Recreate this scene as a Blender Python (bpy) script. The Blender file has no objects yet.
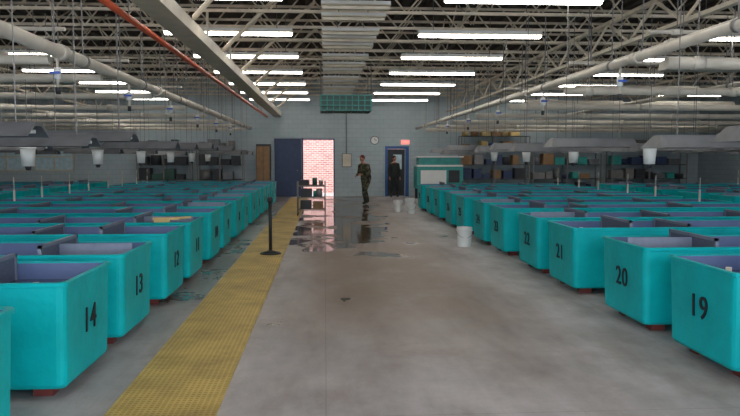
import bpy, bmesh, math, random
from mathutils import Vector, Matrix
random.seed(7)
S=bpy.context.scene
try:
    S.view_settings.view_transform='Standard'
    S.view_settings.look='None'
except Exception: pass

# ------------------------------------------------------------ materials
def nt(name):
    m=bpy.data.materials.new(name); m.use_nodes=True
    t=m.node_tree; b=t.nodes['Principled BSDF']
    return m,t,b
def srgb(r,g,b):
    f=lambda c:((c/255)/12.92 if c/255<=.04045 else ((c/255+.055)/1.055)**2.4)
    return (f(r),f(g),f(b),1)
def mat(name,col,rough=.5,metal=0,var=.15,scale=6,bump=0,bscale=None,spec=.5):
    m,t,b=nt(name)
    tc=t.nodes.new('ShaderNodeTexCoord')
    n=t.nodes.new('ShaderNodeTexNoise'); n.inputs['Scale'].default_value=scale; n.inputs['Detail'].default_value=5
    t.links.new(tc.outputs['Object'],n.inputs['Vector'])
    r=t.nodes.new('ShaderNodeValToRGB')
    c=srgb(*col)
    r.color_ramp.elements[0].position=.3; r.color_ramp.elements[1].position=.7
    r.color_ramp.elements[0].color=[max(0,x*(1-var)) for x in c[:3]]+[1]
    r.color_ramp.elements[1].color=[min(1,x*(1+var)) for x in c[:3]]+[1]
    t.links.new(n.outputs['Fac'],r.inputs['Fac']); t.links.new(r.outputs['Color'],b.inputs['Base Color'])
    b.inputs['Roughness'].default_value=rough; b.inputs['Metallic'].default_value=metal
    b.inputs['Specular IOR Level'].default_value=spec
    if bump:
        n2=t.nodes.new('ShaderNodeTexNoise'); n2.inputs['Scale'].default_value=bscale or scale*6
        t.links.new(tc.outputs['Object'],n2.inputs['Vector'])
        bp=t.nodes.new('ShaderNodeBump'); bp.inputs['Strength'].default_value=bump; bp.inputs['Distance'].default_value=.02
        t.links.new(n2.outputs['Fac'],bp.inputs['Height']); t.links.new(bp.outputs['Normal'],b.inputs['Normal'])
    return m
def emit(name,col,s):
    m,t,b=nt(name)
    b.inputs['Base Color'].default_value=(.8,.8,.8,1)
    b.inputs['Emission Color'].default_value=srgb(*col); b.inputs['Emission Strength'].default_value=s
    return m

M={}
M['teal']=mat('teal_fiberglass',(0,174,180),.5,0,.14,3,.3,12,.2)
M['tank_in']=mat('tank_interior_gelcoat',(92,108,152),.5,0,.12,3)
M['screen']=mat('perforated_screen',(92,100,122),.5,.2,.2,40)
M['screenedge']=mat('screen_frame',(124,132,152),.5,.2,.1,10)
M['redfoot']=mat('red_footing',(110,46,42),.8)
M['ink']=mat('stencil_black',(10,22,34),.6)
M['galv']=mat('galvanised_steel',(128,126,126),.45,.2,.15,8)
M['hood']=mat('weathered_hood_metal',(112,114,120),.5,.2,.2,5)
M['cream']=mat('cream_paint_steel',(206,196,178),.5,0,.12,4)
M['joist']=mat('joist_paint',(220,208,190),.6,0,.15,4)
M['deck']=mat('roof_deck',(60,50,43),.8,0,.2,2)
M['pvc']=mat('pvc_grey_white',(198,192,182),.4,0,.12,3)
M['white']=mat('white_plastic',(226,228,228),.4,0,.05,3)
M['redpipe']=mat('red_sprinkler_pipe',(190,84,56),.5)
M['black']=mat('black_plastic',(22,23,26),.5)
M['dark']=mat('dark_grey',(50,52,58),.6)
M['blue']=mat('blue_paint',(44,90,150),.5)
M['navy']=mat('navy_door_paint',(44,60,98),.5)
M['bluevalve']=mat('valve_blue',(50,90,190),.4)
M['red']=mat('red_paint',(190,40,36),.5)
M['tan']=mat('tan_wood',(196,170,112),.6)
M['card']=mat('cardboard',(140,110,80),.8)
M['green']=mat('dark_green_coil',(40,80,70),.5)
M['tealm']=mat('teal_machine_paint',(50,150,145),.4)
M['skin']=mat('skin',(170,112,92),.55,0,.05)
M['hair']=mat('hair',(60,40,32),.8)
M['coat']=mat('dark_work_jacket',(40,44,42),.8,0,.3,8)
M['pants']=mat('dark_work_trousers',(34,38,40),.8,0,.3,8)
M['maroon']=mat('maroon_cap',(110,40,40),.8,0,.2,8)
M['boot']=mat('rubber_boot',(26,28,24),.35)
M['lens']=emit('fluorescent_lens',(255,249,238),17)
M['exit']=emit('exit_sign_red',(255,40,30),1.0)
m,t,b=nt('camouflage_cloth')
tc=t.nodes.new('ShaderNodeTexCoord'); n=t.nodes.new('ShaderNodeTexNoise'); n.inputs['Scale'].default_value=9; n.inputs['Detail'].default_value=2
t.links.new(tc.outputs['Object'],n.inputs['Vector']); r=t.nodes.new('ShaderNodeValToRGB'); r.color_ramp.interpolation='CONSTANT'
r.color_ramp.elements[0].color=srgb(28,32,26); r.color_ramp.elements[1].position=.44; r.color_ramp.elements[1].color=srgb(62,70,50)
e=r.color_ramp.elements.new(.53); e.color=srgb(104,94,72); e=r.color_ramp.elements.new(.60); e.color=srgb(34,44,34)
t.links.new(n.outputs['Fac'],r.inputs['Fac']); t.links.new(r.outputs['Color'],b.inputs['Base Color']); b.inputs['Roughness'].default_value=.85
M['camo']=m

m,t,b=nt('tank_water'); b.inputs['Base Color'].default_value=srgb(56,74,104); b.inputs['Roughness'].default_value=.12
n=t.nodes.new('ShaderNodeTexNoise'); n.inputs['Scale'].default_value=14
tc=t.nodes.new('ShaderNodeTexCoord'); t.links.new(tc.outputs['Object'],n.inputs['Vector'])
bp=t.nodes.new('ShaderNodeBump'); bp.inputs['Strength'].default_value=.25; t.links.new(n.outputs['Fac'],bp.inputs['Height']); t.links.new(bp.outputs['Normal'],b.inputs['Normal'])
M['water']=m
def brick(name,c1,c2,cm,w,h,bw=.008,rough=.8,axis='XZ'):
    m,t,b=nt(name)
    tc=t.nodes.new('ShaderNodeTexCoord'); sp=t.nodes.new('ShaderNodeSeparateXYZ'); cb=t.nodes.new('ShaderNodeCombineXYZ')
    t.links.new(tc.outputs['Object'],sp.inputs[0])
    t.links.new(sp.outputs[axis[0]],cb.inputs[0]); t.links.new(sp.outputs[axis[1]],cb.inputs[1])
    br=t.nodes.new('ShaderNodeTexBrick'); br.inputs['Scale'].default_value=1
    br.inputs['Brick Width'].default_value=w; br.inputs['Row Height'].default_value=h; br.inputs['Mortar Size'].default_value=bw
    br.inputs['Color1'].default_value=srgb(*c1); br.inputs['Color2'].default_value=srgb(*c2); br.inputs['Mortar'].default_value=srgb(*cm)
    t.links.new(cb.outputs[0],br.inputs['Vector'])
    n=t.nodes.new('ShaderNodeTexNoise'); n.inputs['Scale'].default_value=1.2; n.inputs['Detail'].default_value=6
    t.links.new(tc.outputs['Object'],n.inputs['Vector'])
    mx=t.nodes.new('ShaderNodeMixRGB'); mx.blend_type='MULTIPLY'; mx.inputs[0].default_value=.2
    t.links.new(br.outputs['Color'],mx.inputs[1]); t.links.new(n.outputs['Fac'],mx.inputs[2])
    t.links.new(mx.outputs[0],b.inputs['Base Color']); b.inputs['Roughness'].default_value=rough
    bp=t.nodes.new('ShaderNodeBump'); bp.inputs['Strength'].default_value=.4; bp.inputs['Distance'].default_value=.01; bp.invert=True
    t.links.new(br.outputs['Fac'],bp.inputs['Height']); t.links.new(bp.outputs['Normal'],b.inputs['Normal'])
    return m
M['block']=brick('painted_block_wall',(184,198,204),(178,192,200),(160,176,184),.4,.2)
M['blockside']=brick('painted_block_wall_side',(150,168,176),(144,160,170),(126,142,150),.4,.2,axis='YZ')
M['brick']=brick('red_brick',(178,104,96),(210,146,134),(214,198,190),.24,.09,.014)
m,t,b=nt('yellow_fiberglass_grating')
tc=t.nodes.new('ShaderNodeTexCoord'); 
br=t.nodes.new('ShaderNodeTexBrick'); br.offset=0; br.inputs['Scale'].default_value=1; br.inputs['Brick Width'].default_value=.04; br.inputs['Row Height'].default_value=.04; br.inputs['Mortar Size'].default_value=.008
br.inputs['Color1'].default_value=srgb(184,150,68); br.inputs['Color2'].default_value=srgb(192,158,76); br.inputs['Mortar'].default_value=srgb(216,188,108)
t.links.new(tc.outputs['Object'],br.inputs['Vector'])
n=t.nodes.new('ShaderNodeTexNoise'); n.inputs['Scale'].default_value=1.6; n.inputs['Detail'].default_value=8; n.inputs['Roughness'].default_value=.7
t.links.new(tc.outputs['Object'],n.inputs['Vector'])
rp=t.nodes.new('ShaderNodeValToRGB'); rp.color_ramp.elements[0].position=.3; rp.color_ramp.elements[0].color=(.5,.46,.42,1); rp.color_ramp.elements[1].position=.62; rp.color_ramp.elements[1].color=(1,1,1,1)
t.links.new(n.outputs['Fac'],rp.inputs['Fac'])
mx=t.nodes.new('ShaderNodeMixRGB'); mx.blend_type='MULTIPLY'; mx.inputs[0].default_value=.9
t.links.new(br.outputs['Color'],mx.inputs[1]); t.links.new(rp.outputs['Color'],mx.inputs[2]); t.links.new(mx.outputs[0],b.inputs['Base Color'])
b.inputs['Roughness'].default_value=.6
M['yellow']=m
# floor
m,t,b=nt('wet_concrete_floor'); N=t.nodes; L=t.links
tc=N.new('ShaderNodeTexCoord'); sp=N.new('ShaderNodeSeparateXYZ'); L.new(tc.outputs['Object'],sp.inputs[0])
n1=N.new('ShaderNodeTexNoise'); n1.inputs['Scale'].default_value=.9; n1.inputs['Detail'].default_value=9; n1.inputs['Roughness'].default_value=.72; L.new(tc.outputs['Object'],n1.inputs['Vector'])
mp=N.new('ShaderNodeMapping'); mp.inputs['Scale'].default_value=(1.3,.4,1); L.new(tc.outputs['Object'],mp.inputs['Vector'])
n2=N.new('ShaderNodeTexNoise'); n2.inputs['Scale'].default_value=1.1; n2.inputs['Detail'].default_value=8; n2.inputs['Roughness'].default_value=.6; L.new(mp.outputs[0],n2.inputs['Vector'])
r1=N.new('ShaderNodeValToRGB'); r1.color_ramp.elements[0].position=.3; r1.color_ramp.elements[0].color=srgb(136,126,124); r1.color_ramp.elements[1].position=.66; r1.color_ramp.elements[1].color=srgb(188,184,188)
e=r1.color_ramp.elements.new(.48); e.color=srgb(166,160,161)
L.new(n2.outputs['Fac'],r1.inputs['Fac'])
mx=N.new('ShaderNodeMixRGB'); mx.blend_type='OVERLAY'; mx.inputs[0].default_value=.65; L.new(r1.outputs['Color'],mx.inputs[1]); L.new(n1.outputs['Fac'],mx.inputs[2])
def mr(src,a,b_,c,d):
    q=N.new('ShaderNodeMapRange'); q.interpolation_type='SMOOTHSTEP'
    q.inputs[1].default_value=a;q.inputs[2].default_value=b_;q.inputs[3].default_value=c;q.inputs[4].default_value=d; L.new(src,q.inputs[0]); return q.outputs[0]
def mul(a,b_):
    q=N.new('ShaderNodeMath'); q.operation='MULTIPLY'; L.new(a,q.inputs[0])
    if isinstance(b_,(int,float)): q.inputs[1].default_value=b_
    else: L.new(b_,q.inputs[1])
    return q.outputs[0]
def add(a,b_):
    q=N.new('ShaderNodeMath'); q.operation='ADD'; L.new(a,q.inputs[0])
    if isinstance(b_,(int,float)): q.inputs[1].default_value=b_
    else: L.new(b_,q.inputs[1])
    return q.outputs[0]
X=sp.outputs['X'];Y=sp.outputs['Y']
cx=mul(mr(X,-.9,.2,0,1),mr(X,1.4,2.7,1,0))
stain=mul(mul(cx,mr(Y,4,9,0,1)),mr(n1.outputs['Fac'],.3,.55,.45,1))
mx2=N.new('ShaderNodeMixRGB'); L.new(mul(stain,.8),mx2.inputs[0]); L.new(mx.outputs[0],mx2.inputs[1]); mx2.inputs[2].default_value=srgb(124,104,86)
n3=N.new('ShaderNodeTexNoise'); n3.inputs['Scale'].default_value=.95; n3.inputs['Detail'].default_value=7; n3.inputs['Roughness'].default_value=.6; n3.inputs['Distortion'].default_value=.4; L.new(tc.outputs['Object'],n3.inputs['Vector'])
reg=mul(mul(mr(X,-1.6,-.4,0,1),mr(X,1.2,2.4,1,0)),mr(Y,9,16,0,1))
wetv=add(n3.outputs['Fac'],mul(reg,.24))
wet=mr(wetv,.64,.72,0,1)
damp=mr(wetv,.52,.68,0,1)
gut2=mul(mr(X,-2.6,-2.0,0,1),mr(X,-1.5,-1.45,1,0))
wet2=N.new('ShaderNodeMath'); wet2.operation='MAXIMUM'; L.new(wet,wet2.inputs[0]); L.new(mul(gut2,mul(mr(Y,6.5,8,0,.8),mr(n1.outputs['Fac'],.40,.55,0,1))),wet2.inputs[1])
wet=wet2.outputs[0]
mx3=N.new('ShaderNodeMixRGB'); mx3.blend_type='MULTIPLY'; L.new(wet,mx3.inputs[0]); L.new(mx2.outputs[0],mx3.inputs[1]); mx3.inputs[2].default_value=(.42,.35,.32,1)
mx5=N.new('ShaderNodeMixRGB'); mx5.blend_type='MULTIPLY'; L.new(mul(damp,.6),mx5.inputs[0]); L.new(mx3.outputs[0],mx5.inputs[1]); mx5.inputs[2].default_value=(.6,.5,.44,1)
br=N.new('ShaderNodeTexBrick'); br.offset=0; br.inputs['Scale'].default_value=1; br.inputs['Brick Width'].default_value=3.1; br.inputs['Row Height'].default_value=4.5; br.inputs['Mortar Size'].default_value=.006
br.inputs['Color1'].default_value=(1,1,1,1);br.inputs['Color2'].default_value=(1,1,1,1);br.inputs['Mortar'].default_value=(.85,.82,.8,1); L.new(tc.outputs['Object'],br.inputs['Vector'])
mx4=N.new('ShaderNodeMixRGB'); mx4.blend_type='MULTIPLY'; mx4.inputs[0].default_value=1; L.new(mx5.outputs[0],mx4.inputs[1]); L.new(br.outputs['Color'],mx4.inputs[2])
L.new(mx4.outputs[0],b.inputs['Base Color'])
ds=add(mul(wet,-.32),mul(damp,-.14)); L.new(add(ds,.54),b.inputs['Roughness'])
n4=N.new('ShaderNodeTexNoise'); n4.inputs['Scale'].default_value=30; L.new(tc.outputs['Object'],n4.inputs['Vector'])
bp=N.new('ShaderNodeBump'); bp.inputs['Distance'].default_value=.01; L.new(n4.outputs['Fac'],bp.inputs['Height'])
q=N.new('ShaderNodeMapRange'); L.new(wet,q.inputs[0]); q.inputs[3].default_value=.25; q.inputs[4].default_value=.02; L.new(q.outputs[0],bp.inputs['Strength'])
L.new(bp.outputs['Normal'],b.inputs['Normal'])
M['floor']=m
M['ground']=mat('outdoor_concrete',(190,185,178),.9)
M['glass']=mat('frosted_window',(190,215,225),.3)

# ------------------------------------------------------------ mesh builder
class MB:
    def __init__(s): s.bm=bmesh.new(); s.m=[]
    def mi(s,k):
        if k not in s.m: s.m.append(k)
        return s.m.index(k)
    def box(s,a,b,k):
        i=s.mi(k); x0,y0,z0=[min(p,q) for p,q in zip(a,b)]; x1,y1,z1=[max(p,q) for p,q in zip(a,b)]
        v=[s.bm.verts.new(p) for p in [(x0,y0,z0),(x1,y0,z0),(x1,y1,z0),(x0,y1,z0),(x0,y0,z1),(x1,y0,z1),(x1,y1,z1),(x0,y1,z1)]]
        for f in [(3,2,1,0),(4,5,6,7),(0,1,5,4),(1,2,6,5),(2,3,7,6),(3,0,4,7)]:
            s.bm.faces.new([v[j] for j in f]).material_index=i
    def cyl(s,p,q,r,k,n=12,r2=None,cap=True):
        i=s.mi(k); p=Vector(p);q=Vector(q); d=(q-p).normalized(); r2=r if r2 is None else r2
        u=d.orthogonal().normalized(); w=d.cross(u)
        A=[s.bm.verts.new(p+(u*math.cos(2*math.pi*j/n)+w*math.sin(2*math.pi*j/n))*r) for j in range(n)]
        B=[s.bm.verts.new(q+(u*math.cos(2*math.pi*j/n)+w*math.sin(2*math.pi*j/n))*r2) for j in range(n)]
        for j in range(n):
            f=s.bm.faces.new([A[j],A[(j+1)%n],B[(j+1)%n],B[j]]); f.material_index=i; f.smooth=n>6
        if cap:
            s.bm.faces.new(A[::-1]).material_index=i; s.bm.faces.new(B).material_index=i
    def loops(s,Ls,k,cap0=False,cap1=False,smooth=False):
        i=s.mi(k) if isinstance(k,str) else None
        V=[[s.bm.verts.new(p) for p in l] for l in Ls]
        for a in range(len(V)-1):
            kk=i if i is not None else s.mi(k[a])
            n=len(V[a])
            for j in range(n):
                f=s.bm.faces.new([V[a][j],V[a][(j+1)%n],V[a+1][(j+1)%n],V[a+1][j]]); f.material_index=kk; f.smooth=smooth
        if cap0: s.bm.faces.new(V[0][::-1]).material_index=i if i is not None else s.mi(k[0])
        if cap1: s.bm.faces.new(V[-1]).material_index=i if i is not None else s.mi(k[-1])
    def ball(s,c,r,k,sc=(1,1,1),n=12):
        i=s.mi(k)
        g=bmesh.ops.create_uvsphere(s.bm,u_segments=n,v_segments=max(6,n//2+2),radius=r,matrix=Matrix.Translation(c)@Matrix.Diagonal((*sc,1)))
        for v in g['verts']:
            for f in v.link_faces: f.material_index=i; f.smooth=True
    def mesh(s,name,normals=False):
        me=bpy.data.meshes.new(name)
        if normals: bmesh.ops.recalc_face_normals(s.bm,faces=s.bm.faces)
        s.bm.to_mesh(me); s.bm.free()
        for k in s.m: me.materials.append(M[k])
        return me
    def obj(s,name,loc=(0,0,0),rz=0,parent=None,normals=False):
        return put(s.mesh(name,normals),name,loc,rz,parent)
def put(me,name,loc=(0,0,0),rz=0,parent=None):
    o=bpy.data.objects.new(name,me); S.collection.objects.link(o); o.location=loc; o.rotation_euler=(0,0,rz)
    if parent: o.parent=parent
    return o
def empty(name,loc=(0,0,0),rz=0):
    return put(None,name,loc,rz)
def rr(x0,x1,y0,y1,r,z,n=4):
    P=[]
    for cx,cy,a0 in [(x1-r,y1-r,0),(x0+r,y1-r,90),(x0+r,y0+r,180),(x1-r,y0+r,270)]:
        for j in range(n+1):
            a=math.radians(a0+90*j/n); P.append((cx+r*math.cos(a),cy+r*math.sin(a),z))
    return P

# ------------------------------------------------------------ shell
XL,XR,Y0,Y1,H=-16,17,-3.0,31.0,5.1
HW=H+.085
A0,A1=Y0+.08,Y1-.08
b=MB(); b.box((XL-.2,Y0-.2,-.15),(XR+.2,Y1+.25,0),'floor'); b.obj('floor')
def ceil():
    b=MB(); i=b.mi('deck')
    pts=[]
    x=XL+.01
    while x<XR-.28:
        pts+= [(x,H),(x+.12,H),(x+.15,H+.06),(x+.27,H+.06)]; x+=.3
    va=[b.bm.verts.new((p[0],Y0+.01,p[1])) for p in pts]; vb=[b.bm.verts.new((p[0],Y1-.01,p[1])) for p in pts]
    for j in range(len(pts)-1): b.bm.faces.new([va[j],vb[j],vb[j+1],va[j+1]]).material_index=i
    b.box((XL-.2,Y0-.2,H+.08),(XR+.2,Y1+.25,H+.2),'deck')
    b.obj('ceiling')
ceil()
dx0,dx1,dz=-.95,.38,2.5
ex0,ex1,ez=2.78,3.56,2.1
b=MB()
b.box((XL,Y1,0),(dx0,Y1+.2,HW),'block'); b.box((dx0,Y1,dz),(dx1,Y1+.2,HW),'block')
b.box((dx1,Y1,0),(ex0,Y1+.2,HW),'block'); b.box((ex0,Y1,ez),(ex1,Y1+.2,HW),'block'); b.box((ex1,Y1,0),(XR,Y1+.2,HW),'block')
b.obj('wall_far')
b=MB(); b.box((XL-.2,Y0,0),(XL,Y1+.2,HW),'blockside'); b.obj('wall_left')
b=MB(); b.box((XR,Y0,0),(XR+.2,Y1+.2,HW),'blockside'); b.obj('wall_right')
b=MB(); b.box((XL,Y0-.2,0),(-8,Y0,HW),'block'); b.box((12,Y0-.2,0),(XR,Y0,HW),'block'); b.box((-8,Y0-.2,4.3),(12,Y0,HW),'block'); b.obj('wall_rear')
b=MB()
for (a,c,z) in [(ex0,ex1,ez)]:
    b.box((a-.12,Y1-.04,0),(a,Y1,z+.12),'blue'); b.box((c,Y1-.04,0),(c+.16,Y1,z+.12),'blue'); b.box((a,Y1-.04,z),(c,Y1,z+.12),'blue')
b.obj('trim_1')
b=MB()
b.box((dx0-.07,Y1-.03,0),(dx0,Y1,dz+.07),'navy'); b.box((dx1,Y1-.03,0),(dx1+.05,Y1,dz+.05),'navy'); b.box((dx0,Y1-.03,dz),(dx1,Y1,dz+.05),'navy')
b.obj('trim_2')
b=MB(); b.box((ex0+.01,Y1+.08,.01),(ex1-.01,Y1+.13,ez-.01),'dark'); b.box((ex0+.25,Y1+.06,1.2),(ex1-.15,Y1+.08,1.85),'glass'); b.cyl((ex0+.1,Y1+.08,1.0),(ex0+.1,Y1+.0,1.0),.03,'galv'); b.obj('door_1')
b=MB(); b.box((-2.2,Y1-.1,.02),(-1.04,Y1-.04,2.55),'navy')
for z in (.2,1.35): b.box((-2.1,Y1-.12,z),(-1.14,Y1-.1,z+1.0),'navy')
b.cyl((-1.2,Y1-.12,1.15),(-1.2,Y1-.18,1.15),.03,'galv'); b.obj('door_2')
b=MB(); b.box((-6,34.4,0),(5,34.7,5),'brick'); b.obj('outdoor_brick_wall')
b=MB(); b.box((-12,Y1+.25,-.15),(12,38,-.01),'ground'); b.box((-14,-16,-.15),(18,Y0-.2,-.01),'ground'); b.obj('ground')
for k,xc in enumerate((-13.6,-11.6)):
    b=MB(); b.box((xc-.8,Y1-.03,1.2),(xc+.8,Y1-.005,2.3),'glass')
    for q in (-.8,0,.8): b.box((xc+q-.03,Y1-.06,1.17),(xc+q+.03,Y1-.01,2.33),'cream')
    for z in (1.17,1.75,2.3): b.box((xc-.83,Y1-.06,z-.02),(xc+.83,Y1-.01,z+.03),'cream')
    b.obj('window_%d'%(k+1))

b=MB(); y=-2.5
while y<29.6:
    b.box((-1.45,y,0.0),(-.725,y+1.19,.022),'yellow'); y+=1.2
b.obj('yellow_floor_grating')

# ------------------------------------------------------------ tanks
TL,TW=5.0,1.05
def number(bm_owner,txt):
    cu=bpy.data.curves.new('n','FONT'); cu.body=txt; cu.size=.27; cu.align_x='CENTER'; cu.align_y='CENTER'; cu.extrude=.004; cu.offset=.001; cu.space_character=1.12
    o=bpy.data.objects.new('n',cu); S.collection.objects.link(o)
    dg=bpy.context.evaluated_depsgraph_get(); dg.update()
    me=bpy.data.meshes.new_from_object(o.evaluated_get(dg))
    R=Matrix(((0,0,-1,.0125),(-1,0,0,0),(0,1,0,.47),(0,0,0,1)))
    me.transform(R)
    for v in me.vertices: v.co.x-= (v.co.z-.47)*.027
    i=bm_owner.mi('ink'); nf=len(bm_owner.bm.faces)
    bm_owner.bm.from_mesh(me); bm_owner.bm.faces.ensure_lookup_table()
    for f in bm_owner.bm.faces[nf:]: f.material_index=i
    bpy.data.objects.remove(o); bpy.data.meshes.remove(me)
def tank(txt,variant=0):
    b=MB(); w=TW/2; L=TL
    def lp(ins,z,r=.06): return rr(ins,L-ins,-w+ins,w-ins,r,z)
    b.loops([lp(.05,.08,.05),lp(.03,.11),lp(.010,.805),lp(-.004,.81),lp(-.006,.835),lp(-.002,.84),lp(.03,.84),lp(.036,.83),lp(.06,.25)],
            ['teal']*7+['tank_in'],cap0=True,cap1=True)
    b.loops([rr(.05,L-.05,-w+.05,w-.05,.05,.70)],'water',cap1=True)
    for x in (.16,L/2,L-.3):
        for y in (-w+.14,w-.26): b.box((x,y,0),(x+.14,y+.12,.09),'redfoot')
    xs=[.75,1.5+variant*.5,3.4]
    for k,x in enumerate(xs):
        top=.92 if k<1 else .875
        b.box((x,-w+.065,.3),(x+.012,w-.065,top-.01),'screen')
        b.box((x-.01,-w+.06,top-.03),(x+.022,w-.06,top),'screenedge')
        for y in (-w+.06,w-.09): b.box((x-.01,y,.3),(x+.022,y+.03,top),'screenedge')
    if variant: b.box((.07,-.01,.3),(.75,.01,.88),'screenedge')
    b.cyl((.35,.15,.25),(.35,.15,.78),.025,'pvc')
    b.cyl((4.6,0,.3),(4.6,0,1.05),.02,'pvc'); b.cyl((4.6,0,1.05),(4.6,0,1.3),.01,'pvc')
    if txt: number(b,txt)
    return b.mesh('fish_rearing_tank')
plain=[tank(None,0),tank(None,1)]
y=4.14
ys=[(y,15),(y+1.81,14)]
yy=ys[1][0]; n=14; step=[1.42,1.72]; k=0
while yy<25.0:
    yy+=step[k%2]; k+=1; n-=1; ys.append((yy,n))
leftys=[(a-TW/2,n) for a,n in ys]
leftys=[(leftys[0][0]-1.43,16)]+leftys
for i,(yc,n) in enumerate(leftys):
    put(tank(str(n) if n>0 else None,i%2),'fish_rearing_tank',(-1.79,yc,0),math.pi)
    put(plain[i%2],'fish_rearing_tank',(-7.9,yc,0),math.pi)
rys=[]; yy=6.03; n=19; k=0
rys.append((yy-1.95,18)); 
while yy<23.6:
    rys.append((yy,n)); yy+=[1.5,1.92][k%2]; k+=1; n+=1
for i,(yf,n) in enumerate(rys):
    put(tank(str(n),(i+1)%2),'fish_rearing_tank',(3.05,yf-TW/2,0),0)
    put(plain[i%2],'fish_rearing_tank',(9.2,yf-TW/2,0),0)

# ------------------------------------------------------------ roof joists
def joist():
    b=MB(); x0,x1=XL+.03,XR-.03; zt,zb=H-.03,4.3
    for dy in (-.035,.005):
        b.box((x0,dy,zt-.05),(x1,dy+.03,zt),'joist'); b.box((x0,dy,zb),(x1,dy+.03,zb+.05),'joist')
    x=x0+.1; up=True
    while x<x1-.7:
        a=(x,0,zb+.02 if up else zt-.02); c=(x+.62,0,zt-.02 if up else zb+.02)
        b.cyl(a,c,.017,'joist',5); x+=.62; up=not up
    return b.mesh('roof_joist')
jm=joist(); y=Y0+.6
while y<Y1-.2:
    put(jm,'roof_joist',(0,y,0)); y+=1.524
def girder():
    b=MB(); zt,zb=4.28,3.72
    b.box((-.05,A0,zt-.06),(.05,A1,zt),'joist'); b.box((-.05,A0,zb),(.05,A1,zb+.06),'joist')
    y=A0; up=True
    while y<A1-1.0:
        a=(0,y,zb+.03 if up else zt-.03); c=(0,y+.95,zt-.03 if up else zb+.03); b.cyl(a,c,.028,'joist',6); y+=.95; up=not up
    return b.mesh('girder_truss')
gm=girder()
for x in (-9.2,5.4,11.5): put(gm,'girder_truss',(x,0,0))
b=MB(); y=6.0
while y<28:
    b.cyl((-1.9,y+1.5,3.75),(-.2,y,5.0),.04,'joist',6); y+=3.05
b.obj('diagonal_roof_brace')
b=MB()
for x in (2.9,8.2,-5.1,-12.5):
    y=A0+.1
    while y<A1-1.6:
        b.cyl((x,y,5.03),(x+.05,y+1.52,4.34),.015,'joist',5); b.cyl((x,y,4.34),(x+.05,y+1.52,5.03),.015,'joist',5); y+=1.524
b.obj('joist_cross_bridging')

b=MB(); b.box((-2.22,A0,3.5),(-1.88,A1,3.53),'cream'); b.box((-2.22,A0,3.53),(-2.19,A1,3.68),'cream'); b.box((-1.91,A0,3.53),(-1.88,A1,3.68),'cream')
y=Y0+.6
while y<Y1:
    b.box((-2.1,y,3.53),(-2.06,y+.03,4.3),'cream'); y+=3.048
b.obj('overhead_cable_tray')
b=MB(); 
for x,z in ((-2.50,3.48),(-2.64,3.60)):
    b.cyl((x,A0,z),(x,A1,z),.038,'redpipe',8)
y=Y0+.7
while y<Y1: b.cyl((-2.50,y,3.50),(-2.50,y,4.32),.008,'galv',5); b.cyl((-2.66,y,3.6),(-2.66,y,4.32),.008,'galv',5); y+=3.048
b.obj('red_sprinkler_pipe')

def mainpipe(x,r,z,name='overhead_water_pipe'):
    b=MB(); b.cyl((x,A0,z),(x,A1,z),r,'pvc',14)
    y=Y0+.6
    while y<Y1:
        b.cyl((x,y,z),(x,y,4.32),.01,'galv',5); b.cyl((x,y-.03,z),(x,y+.03,z),r+.012,'galv',14); y+=3.048
    y=Y0+2
    while y<Y1-.5: b.cyl((x,y-.09,z),(x,y+.09,z),r+.02,'pvc',14); y+=5
    return b.obj(name)
mainpipe(-3.25,.08,3.0); mainpipe(4.06,.06,3.0)
mainpipe(-3.62,.03,3.15); mainpipe(4.5,.03,3.2); mainpipe(7.6,.05,3.05); mainpipe(-8.2,.05,3.05)
def branch(x0,x1,y,z=2.9,r=.06):
    b=MB(); b.cyl((x0,y,z),(x1,y,z),r,'pvc',12)
    x=min(x0,x1)+.4
    while x<max(x0,x1): 
        b.cyl((x,y,z),(x,y,4.35),.008,'galv',5); b.cyl((x-.07,y,z),(x+.07,y,z),r+.014,'pvc',12); x+=2.6
    b.obj('branch_water_pipe')
for y in (8.4,12.0,15.8,19.2,22.6,26,29): branch(4.16,XR-.1,y,2.86,.07)
for y in (8.9,10.9,14,17.2,20.3,23.5,26.6,29.5): branch(-3.35,XL+.1,y,2.9,.06)
for y in (9.6,12.8,17.6): branch(4.5,XR-.1,y,3.45,.03); branch(-3.62,XL+.1,y+.6,3.5,.03)
def long_housing():
    b=MB(); L=2.5
    b.loops([[(x,p[0],p[1]) for p in [(-.13,0),(.13,0),(.11,.09),(.04,.14),(-.04,.14),(-.11,.09)]] for x in (0,L)],'pvc',cap0=True,cap1=True)
    for x in (.3,L-.3): b.cyl((x,0,.13),(x,0,1.25),.007,'galv',5)
    return b.mesh('strip_light_housing',True)
lh=long_housing()
for y in (10.2,13.8,17.4): put(lh,'strip_light_housing',(5.0,y,3.0)); put(lh,'strip_light_housing',(7.9,y,3.0))
for y in (9.9,12.6,16.1): put(lh,'strip_light_housing',(-6.8,y,3.0)); put(lh,'strip_light_housing',(-11,y,3.0))
def valve(x,y,z):
    b=MB(); b.cyl((0,0,0),(0,0,-.40),.02,'pvc',8); b.cyl((0,0,-.12),(0,0,-.26),.042,'white',10)
    b.cyl((0,0,-.19),(0,-.08,-.19),.015,'white',8); b.box((-.06,-.1,-.205),(.06,-.08,-.175),'bluevalve')
    b.cyl((0,0,-.36),(0,0,-.44),.03,'dark',8)
    b.obj('water_valve',(x,y,z))
for yc,n in rys[1::2]: valve(4.06,yc+.05,2.94)
for yc,n in leftys[2::2]: valve(-3.25,yc+.3,2.92)

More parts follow.
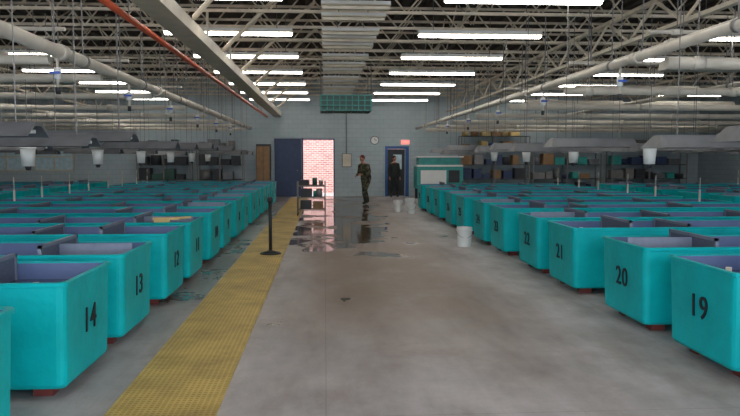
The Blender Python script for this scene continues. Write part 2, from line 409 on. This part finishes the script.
# ------------------------------------------------------------ fluorescent fixtures
def lamp(lit,L=2.44):
    b=MB(); b.box((0,-.10,.0),(L,.10,.07),'white')
    b.box((0,-.16,-.005),(L,.16,.01),'cream')
    b.loops([[(0.01,-.06,-.006),(L-.01,-.06,-.006),(L-.01,.06,-.006),(0.01,.06,-.006)],[(0.02,-.045,-.05),(L-.02,-.045,-.05),(L-.02,.045,-.05),(.02,.045,-.05)]],'lens' if lit else 'cream',cap0=True,cap1=True)
    for x in (.3,L-.3): b.cyl((x,0,.06),(x,0,.95),.008,'galv',5)
    return b.mesh('fluorescent_light_fixture',True)
lm=lamp(True); lu=lamp(False,1.1)
yl=[1.55,4.6,7.65,10.7,13.75,16.8,19.85,22.9,25.95,29]
for i,y in enumerate(yl):
    for x in (-14.6,-8.2,-3.05,1.82,7.3,12.6):
        if abs(x)>12 and i%2: continue
        put(lm,'fluorescent_light_fixture',(x,y,4.1))
for y in (7.9,9.2,10.3,11.3,12.2,13.6,14.4,15.3,16.9,18.3,19.6,21.4,22.6,24.4,26,27.4): put(lu,'unlit_strip_fixture',(-.05,y,4.1))

def hood():
    b=MB(); L=1.25
    sec=[(-.26,0),(-.24,.0),(-.07,.10),(.07,.10),(.24,0),(.26,0),(.09,.135),(-.09,.135)]
    def ring(x,s=1): return [(x,p[0],p[1]) for p in sec]
    b.loops([ring(0),ring(L)],'hood',cap0=True,cap1=True)
    b.loops([[(0,-.26,0),(0,.26,0),(0,.09,.135),(0,-.09,.135)],[(-.09,-.24,0),(-.09,.24,0),(-.03,.08,.125),(-.03,-.08,.125)]],'hood',cap1=True)
    for y in (-.05,.05): b.cyl((.05,y,.05),(L-.05,y,.05),.018,'white',8)
    for x in (.2,L-.2): b.cyl((x,0,.13),(x,0,2.45),.006,'galv',5)
    return b.mesh('hooded_tank_light',True)
hm=hood()
def feeder():
    b=MB(); b.cyl((0,0,0),(0,0,.26),.085,'white',16,.105); b.cyl((0,0,.25),(0,0,.275),.112,'white',16); b.cyl((0,0,0),(0,0,-.06),.05,'dark',12,.03)
    b.cyl((0,0,.27),(0,0,1.25),.006,'galv',5)
    return b.mesh('hanging_fish_feeder')
fm=feeder()
for i,(yc,n) in enumerate(rys):
    for j,x in enumerate((3.55,5.7,9.6,11.8)):
        if (i*3+j)%5==4 or yc<5: continue
        z=1.80+random.uniform(0,.12)
        put(hm,'hooded_tank_light',(x+random.uniform(-.1,.1),yc-.25,z))
    if i%2==0: put(fm,'hanging_fish_feeder',(5.15,yc-.1,1.60)); 
for i,(yc,n) in enumerate(leftys):
    for j,x in enumerate((-3.85,-6.2,-10.2,-12.2)):
        if (i*3+j)%5==3 or yc<5: continue
        put(hm,'hooded_tank_light',(x+random.uniform(-.1,.1),yc-.2,1.80+random.uniform(0,.14)))
    if i%2==1: put(fm,'hanging_fish_feeder',(-4.3,yc+.5,1.58))

# ------------------------------------------------------------ unit heater (green grid)
b=MB(); x0,x1,ya,yb,z0,z1=-.1,1.25,19,20.4,2.98,3.38
for i in range(9):
    x=x0+(x1-x0)*i/8; b.box((x-.02,ya,z0),(x+.02,yb,z0+.1),'green'); b.box((x-.012,ya-.06,z0),(x+.012,ya-.02,z1),'tealm')
for i in range(8):
    y=ya+(yb-ya)*i/7; b.box((x0,y-.015,z0+.005),(x1,y+.015,z0+.095),'green')
for i in range(4):
    z=z0+(z1-z0)*i/3; b.box((x0-.02,ya-.065,z-.01),(x1+.02,ya-.025,z+.01),'tealm')
b.box((x0-.03,ya-.02,z0+.1),(x1+.03,yb+.03,z1),'green')
for x in (x0,x1):
    for y in (ya,yb): b.cyl((x,y,z1-.02),(x,y,4.33),.01,'galv',5)
b.obj('hanging_unit_heater')

# ------------------------------------------------------------ floor things
def bucket(name,loc,r=.15,h=.37):
    b=MB(); n=20
    def c(R,z): return [(R*math.cos(2*math.pi*j/n),R*math.sin(2*math.pi*j/n),z) for j in range(n)]
    b.loops([c(r*.86,0),c(r*.97,h*.8),c(r*1.06,h*.81),c(r*1.06,h*.86),c(r,h*.87),c(r*1.02,h),c(r*.96,h),c(r*.82,.02)],'white',cap0=True,cap1=True,smooth=False)
    P=[Vector((r*1.06*math.cos(a),-r*1.0*math.sin(a)*.9,h*.8-.12*math.sin(a))) for a in [math.pi*j/10 for j in range(11)]]
    for p,q in zip(P,P[1:]): b.cyl(p,q,.004,'galv',5)
    return b.obj(name,loc)
bucket('white_bucket',(2.68,13.3,0)); bucket('white_bucket',(2.3,22,0)); bucket('white_bucket',(2.75,22.6,0),.16,.4); bucket('white_bucket',(2.62,21.2,0),.13,.3)
b=MB(); b.cyl((0,0,0),(0,0,.025),.19,'black',24,.17); b.cyl((0,0,.025),(0,0,.06),.15,'black',24,.04); b.cyl((0,0,.05),(0,0,.94),.03,'black',12); b.cyl((0,0,.9),(0,0,1.0),.04,'black',12); b.box((-.05,-.02,.91),(.05,.02,.98),'black')
b.obj('stanchion_post',(-.96,12.3,.022))
b=MB()
for x in (0,.8):
    for y in (0,.5):
        b.cyl((x,y,.1),(x,y,1.02),.018,'galv',8); b.cyl((x-.015,y,.05),(x+.015,y,.05),.05,'black',12)
for z in (.2,.55,.9):
    for j in range(9): b.cyl((0,.5*j/8,z),(.8,.5*j/8,z),.006,'galv',5)
    for x in (0,.8): b.cyl((x,0,z),(x,.5,z),.012,'galv',6)
    for y in (0,.5): b.cyl((0,y,z-.03),(.8,y,z-.03),.008,'galv',5)
b.box((.08,.08,.21),(.4,.4,.46),'dark'); b.box((.45,.1,.21),(.74,.42,.42),'card'); b.box((.1,.1,.56),(.42,.4,.80),'dark'); b.cyl((.63,.25,.56),(.63,.25,.8),.09,'galv',14)
b.cyl((.5,.3,.56),(.5,.3,.74),.05,'tealm',12); b.box((.06,.1,.91),(.34,.4,1.06),'dark'); b.cyl((.5,.25,.91),(.5,.25,1.12),.07,'green',14); b.cyl((.68,.2,.91),(.68,.2,1.05),.06,'galv',14)
b.obj('wire_shelf_cart',(-.8,20.4,0))
b=MB(); b.box((0,-.03,.03),(.34,.03,.06),'tan'); b.box((.02,-.028,0),(.22,.028,.03),'tan'); b.cyl((.3,0,.045),(.5,0,.06),.016,'tan',8)
ty=leftys[5][0]-TW/2
b.obj('scrub_brush',(-2.3,ty+.02,.845),.12)

b=MB(); b.box((0,0,.45),(1.9,1.1,1.35),'tealm'); b.box((0,0,1.35),(1.9,1.1,1.42),'white'); b.box((.1,.1,1.42),(1.8,1.0,1.72),'tealm'); b.box((-.02,-.02,1.72),(1.92,1.02,1.78),'white')
b.box((.15,-.03,.6),(1.2,0,1.2),'white'); b.box((1.3,-.02,.7),(1.75,0,1.2),'dark')
for x in (.05,1.75):
    for y in (.05,.95): b.box((x,y,0),(x+.1,y+.1,.46),'dark')
b.obj('fish_grading_machine',(3.75,28.4,0))
def shelf(loc,W,Hh,seed,top=('card','card','tan','blue'),cols=('dark','galv','card','navy','tealm','hood','dark')):
    random.seed(seed); b=MB(); D=.6
    for x in (0,W/2,W):
        for y in (0,D): b.box((x-.025,y-.025,0),(x+.025,y+.025,Hh),'galv')
    z=.15
    while z<Hh+.01:
        b.box((0,0,z),(W,D,z+.03),'dark'); x=.06
        while x<W-.4:
            w=random.uniform(.25,.5); h=random.uniform(.2,.48)
            k=random.choice(top if z>1.9 else cols)
            if random.random()<.2: b.cyl((x+w/2,.3,z+.03),(x+w/2,.3,z+.03+h),w/2.2,k,14)
            else: b.box((x,.06,z+.03),(x+w,.54,z+.03+h),k)
            x+=w+random.uniform(.03,.12)
        z+=.62
    b.obj('storage_shelf_unit',loc)
shelf((5.9,30.1,0),3.0,2.65,3); shelf((9.1,30.1,0),3.0,2.05,5,('blue','card','dark')); shelf((12.6,30.1,0),3.4,2.05,6,('dark','dark','blue','galv'))
shelf((-5.4,30.1,0),1.9,2.05,8,('dark','galv','hood'),('dark','hood','galv','dark')); shelf((-7.9,30.1,0),2.2,2.05,9,('dark','hood','dark','green'),('dark','hood','green','dark')) 
b=MB(); b.box((0,0,0),(.6,.5,2.3),'dark'); b.box((.02,-.02,.1),(.29,0,2.2),'card'); b.box((.31,-.02,.1),(.58,0,2.2),'card'); b.cyl((.26,-.02,1.1),(.26,-.05,1.1),.02,'galv'); b.cyl((.34,-.02,1.1),(.34,-.05,1.1),.02,'galv')
b.obj('wooden_cabinet',(-2.95,30.4,0))
b=MB(); b.cyl((0,-.002,0),(0,-.04,0),.19,'black',28); b.cyl((0,-.04,0),(0,-.045,0),.165,'white',28); b.box((-.008,-.05,0),(.008,-.045,.12),'black'); b.box((0,-.05,-.006),(.09,-.045,.01),'black'); b.obj('wall_clock',(2.2,Y1,2.48))
b=MB(); b.box((-.2,-.08,-.11),(.2,-.002,.11),'white'); b.box((-.18,-.085,-.09),(.18,-.08,.09),'exit'); b.obj('exit_sign',(3.55,Y1,2.4))
b=MB(); b.box((0,-.14,0),(.42,-.002,.6),'galv'); b.box((.03,-.15,.03),(.39,-.14,.57),'cream'); b.cyl((.2,-.05,.6),(.2,-.05,2.4),.02,'galv',8); b.obj('electrical_panel',(.75,Y1,1.3))

# ------------------------------------------------------------ people
def skinned(name,verts,edges,radii,roots,parent,assign,sub=2):
    me=bpy.data.meshes.new(name); me.from_pydata(verts,edges,[]); o=put(me,name)
    md=o.modifiers.new('s','SKIN'); sv=me.skin_vertices[0].data
    for i,r in enumerate(radii): sv[i].radius=(r,r) if not isinstance(r,tuple) else r; sv[i].use_root=i in roots
    md.use_smooth_shade=True
    o.modifiers.new('u','SUBSURF').levels=sub
    dg=bpy.context.evaluated_depsgraph_get(); dg.update()
    nm=bpy.data.meshes.new_from_object(o.evaluated_get(dg)); bpy.data.objects.remove(o)
    keys=[]
    for f in nm.polygons:
        k=assign(f.center)
        if k not in keys: keys.append(k)
    nm.materials.clear()
    for k in keys: nm.materials.append(M[k])
    for f in nm.polygons: f.material_index=keys.index(assign(f.center)); f.use_smooth=True
    return put(nm,name,parent=parent)
def person(name,loc,rz,top,pants,elL,wrL,elR,wrR,stride=.16,cap='hair',lean=.06,bulk=1.0):
    e=empty(name,loc,rz)   # faces -Y locally
    V=[(0,0,.95),(0,-.01,1.1),(0,-lean*.5,1.27),(0,-lean*.7,1.43),(0,-lean,1.52),(0,-lean-.01,1.58),
       (.18,-lean*.6,1.41),elL,wrL,(-.18,-lean*.6,1.41),elR,wrR,
       (.095,0,.88),(.11,-stride-.03,.5),(.12,-stride+.04,.10),(.13,-stride-.12,.045),
       (-.095,0,.88),(-.11,stride*.4-.03,.5),(-.12,stride+.04,.10),(-.13,stride-.12,.045)]
    E=[(0,1),(1,2),(2,3),(3,4),(4,5),(3,6),(6,7),(7,8),(3,9),(9,10),(10,11),(0,12),(12,13),(13,14),(14,15),(0,16),(16,17),(17,18),(18,19)]
    R=[(.17,.13),(.165,.13),(.18,.14),(.13,.11),.062,.055,.08,.058,.036,.08,.058,.036,.105,.08,.06,.045,.105,.08,.06,.045]
    R=[(tuple(q*bulk for q in r) if isinstance(r,tuple) else r*bulk) if i not in (4,5,8,11,15,19) else r for i,r in enumerate(R)]
    wl,wr=Vector(wrL),Vector(wrR)
    def asg(c):
        if c.z>1.49: return 'skin'
        if min((c-wl).length,(c-wr).length)<.03: return 'skin'
        if c.z<.28: return 'boot'
        if c.z<.90 and abs(c.x)<.17: return pants
        return top
    skinned('body',V,E,R,{0},e,asg)
    b=MB(); hx,hy,hz=0,-lean-.02,1.68
    b.ball((hx,hy,hz),.1,'skin',(.78,.95,1.18),20); b.ball((hx,hy-.03,hz-.06),.062,'skin',(.85,.95,.8),14)
    b.cyl((hx,hy-.088,hz+.015),(hx,hy-.118,hz-.022),.009,'skin',8,.016)
    for s in (-1,1):
        b.ball((hx+s*.03,hy-.086,hz+.012),.012,'white',(1,.6,.7),8); b.ball((hx+s*.03,hy-.093,hz+.012),.006,'black',(1,.6,1),8)
        b.ball((hx+s*.08,hy+.005,hz-.005),.026,'skin',(.4,.8,1.2),10)
    b.ball((hx,hy-.092,hz-.05),.022,'maroon',(1,.3,.25),8)
    b.ball((hx,hy+.015,hz+.035),.104,cap,(.82,.93,.98),20)
    if cap!='hair': b.box((hx-.06,hy-.17,hz+.055),(hx+.06,hy-.06,hz+.068),cap)
    b.obj('head',parent=e)
    for nm,el,wrp,s in (('hand_l',elL,wl,1),('hand_r',elR,wr,-1)):
        d=(wrp-Vector(el)).normalized(); side=Vector((-s,0,0)); side=(side-d*side.dot(d)).normalized(); 
        across=d.cross(side).normalized()
        v=[tuple(wrp),tuple(wrp+d*.045),tuple(wrp+d*.085)]; ed=[(0,1),(1,2)]; r=[(.024,.024),(.034,.02),(.032,.018)]; roots={0}
        for j,ln in enumerate((.062,.072,.068,.052)):
            o=wrp+d*.075+across*(.03-.02*j); k=len(v)
            v+=[tuple(o),tuple(o+d*ln*.6),tuple(o+d*ln*.95+side*ln*.35)]; ed+=[(k,k+1),(k+1,k+2)]; r+=[.009,.0085,.0075]; roots.add(k)
        o=wrp+d*.03+across*.026; k=len(v)
        v+=[tuple(o),tuple(o+d*.03+across*.028+side*.01),tuple(o+d*.06+across*.034+side*.025)]; ed+=[(k,k+1),(k+1,k+2)]; r+=[.011,.01,.008]; roots.add(k)
        skinned(nm,v,ed,r,roots,e,lambda c:'skin',1)
    return e
person('man_in_camouflage',(1.5,25.6,0),math.radians(-50),'camo','camo',(.31,-.10,1.14),(.18,-.36,1.12),(-.31,-.06,1.14),(-.16,-.34,1.05),.17,'maroon',.17,1.24)
person('worker_by_door',(2.98,30.2,0),math.radians(20),'coat','pants',(.25,.02,1.13),(.26,-.06,.87),(-.25,.02,1.13),(-.25,-.08,.88),.06,'hair',.03,1.1)

# ------------------------------------------------------------ light
w=bpy.data.worlds.new('sky'); S.world=w; w.use_nodes=True
bg=w.node_tree.nodes['Background']; bg.inputs[0].default_value=(.82,.91,1,1); bg.inputs[1].default_value=5.0
sl=bpy.data.lights.new('sun','SUN'); sl.energy=5; sl.angle=.01; so=bpy.data.objects.new('sun',sl); S.collection.objects.link(so)
so.rotation_euler=Vector((-.35,.45,-.8)).to_track_quat('-Z','Y').to_euler()

# ------------------------------------------------------------ camera
cd=bpy.data.cameras.new('camera'); c=bpy.data.objects.new('camera',cd); S.collection.objects.link(c); S.camera=c
f=700; cd.sensor_width=36; cd.lens=f/740*36; cd.clip_end=200
c.location=(0,0,1.7); c.rotation_euler=(math.radians(90)-math.atan(50/f),0,-math.atan(45/f))
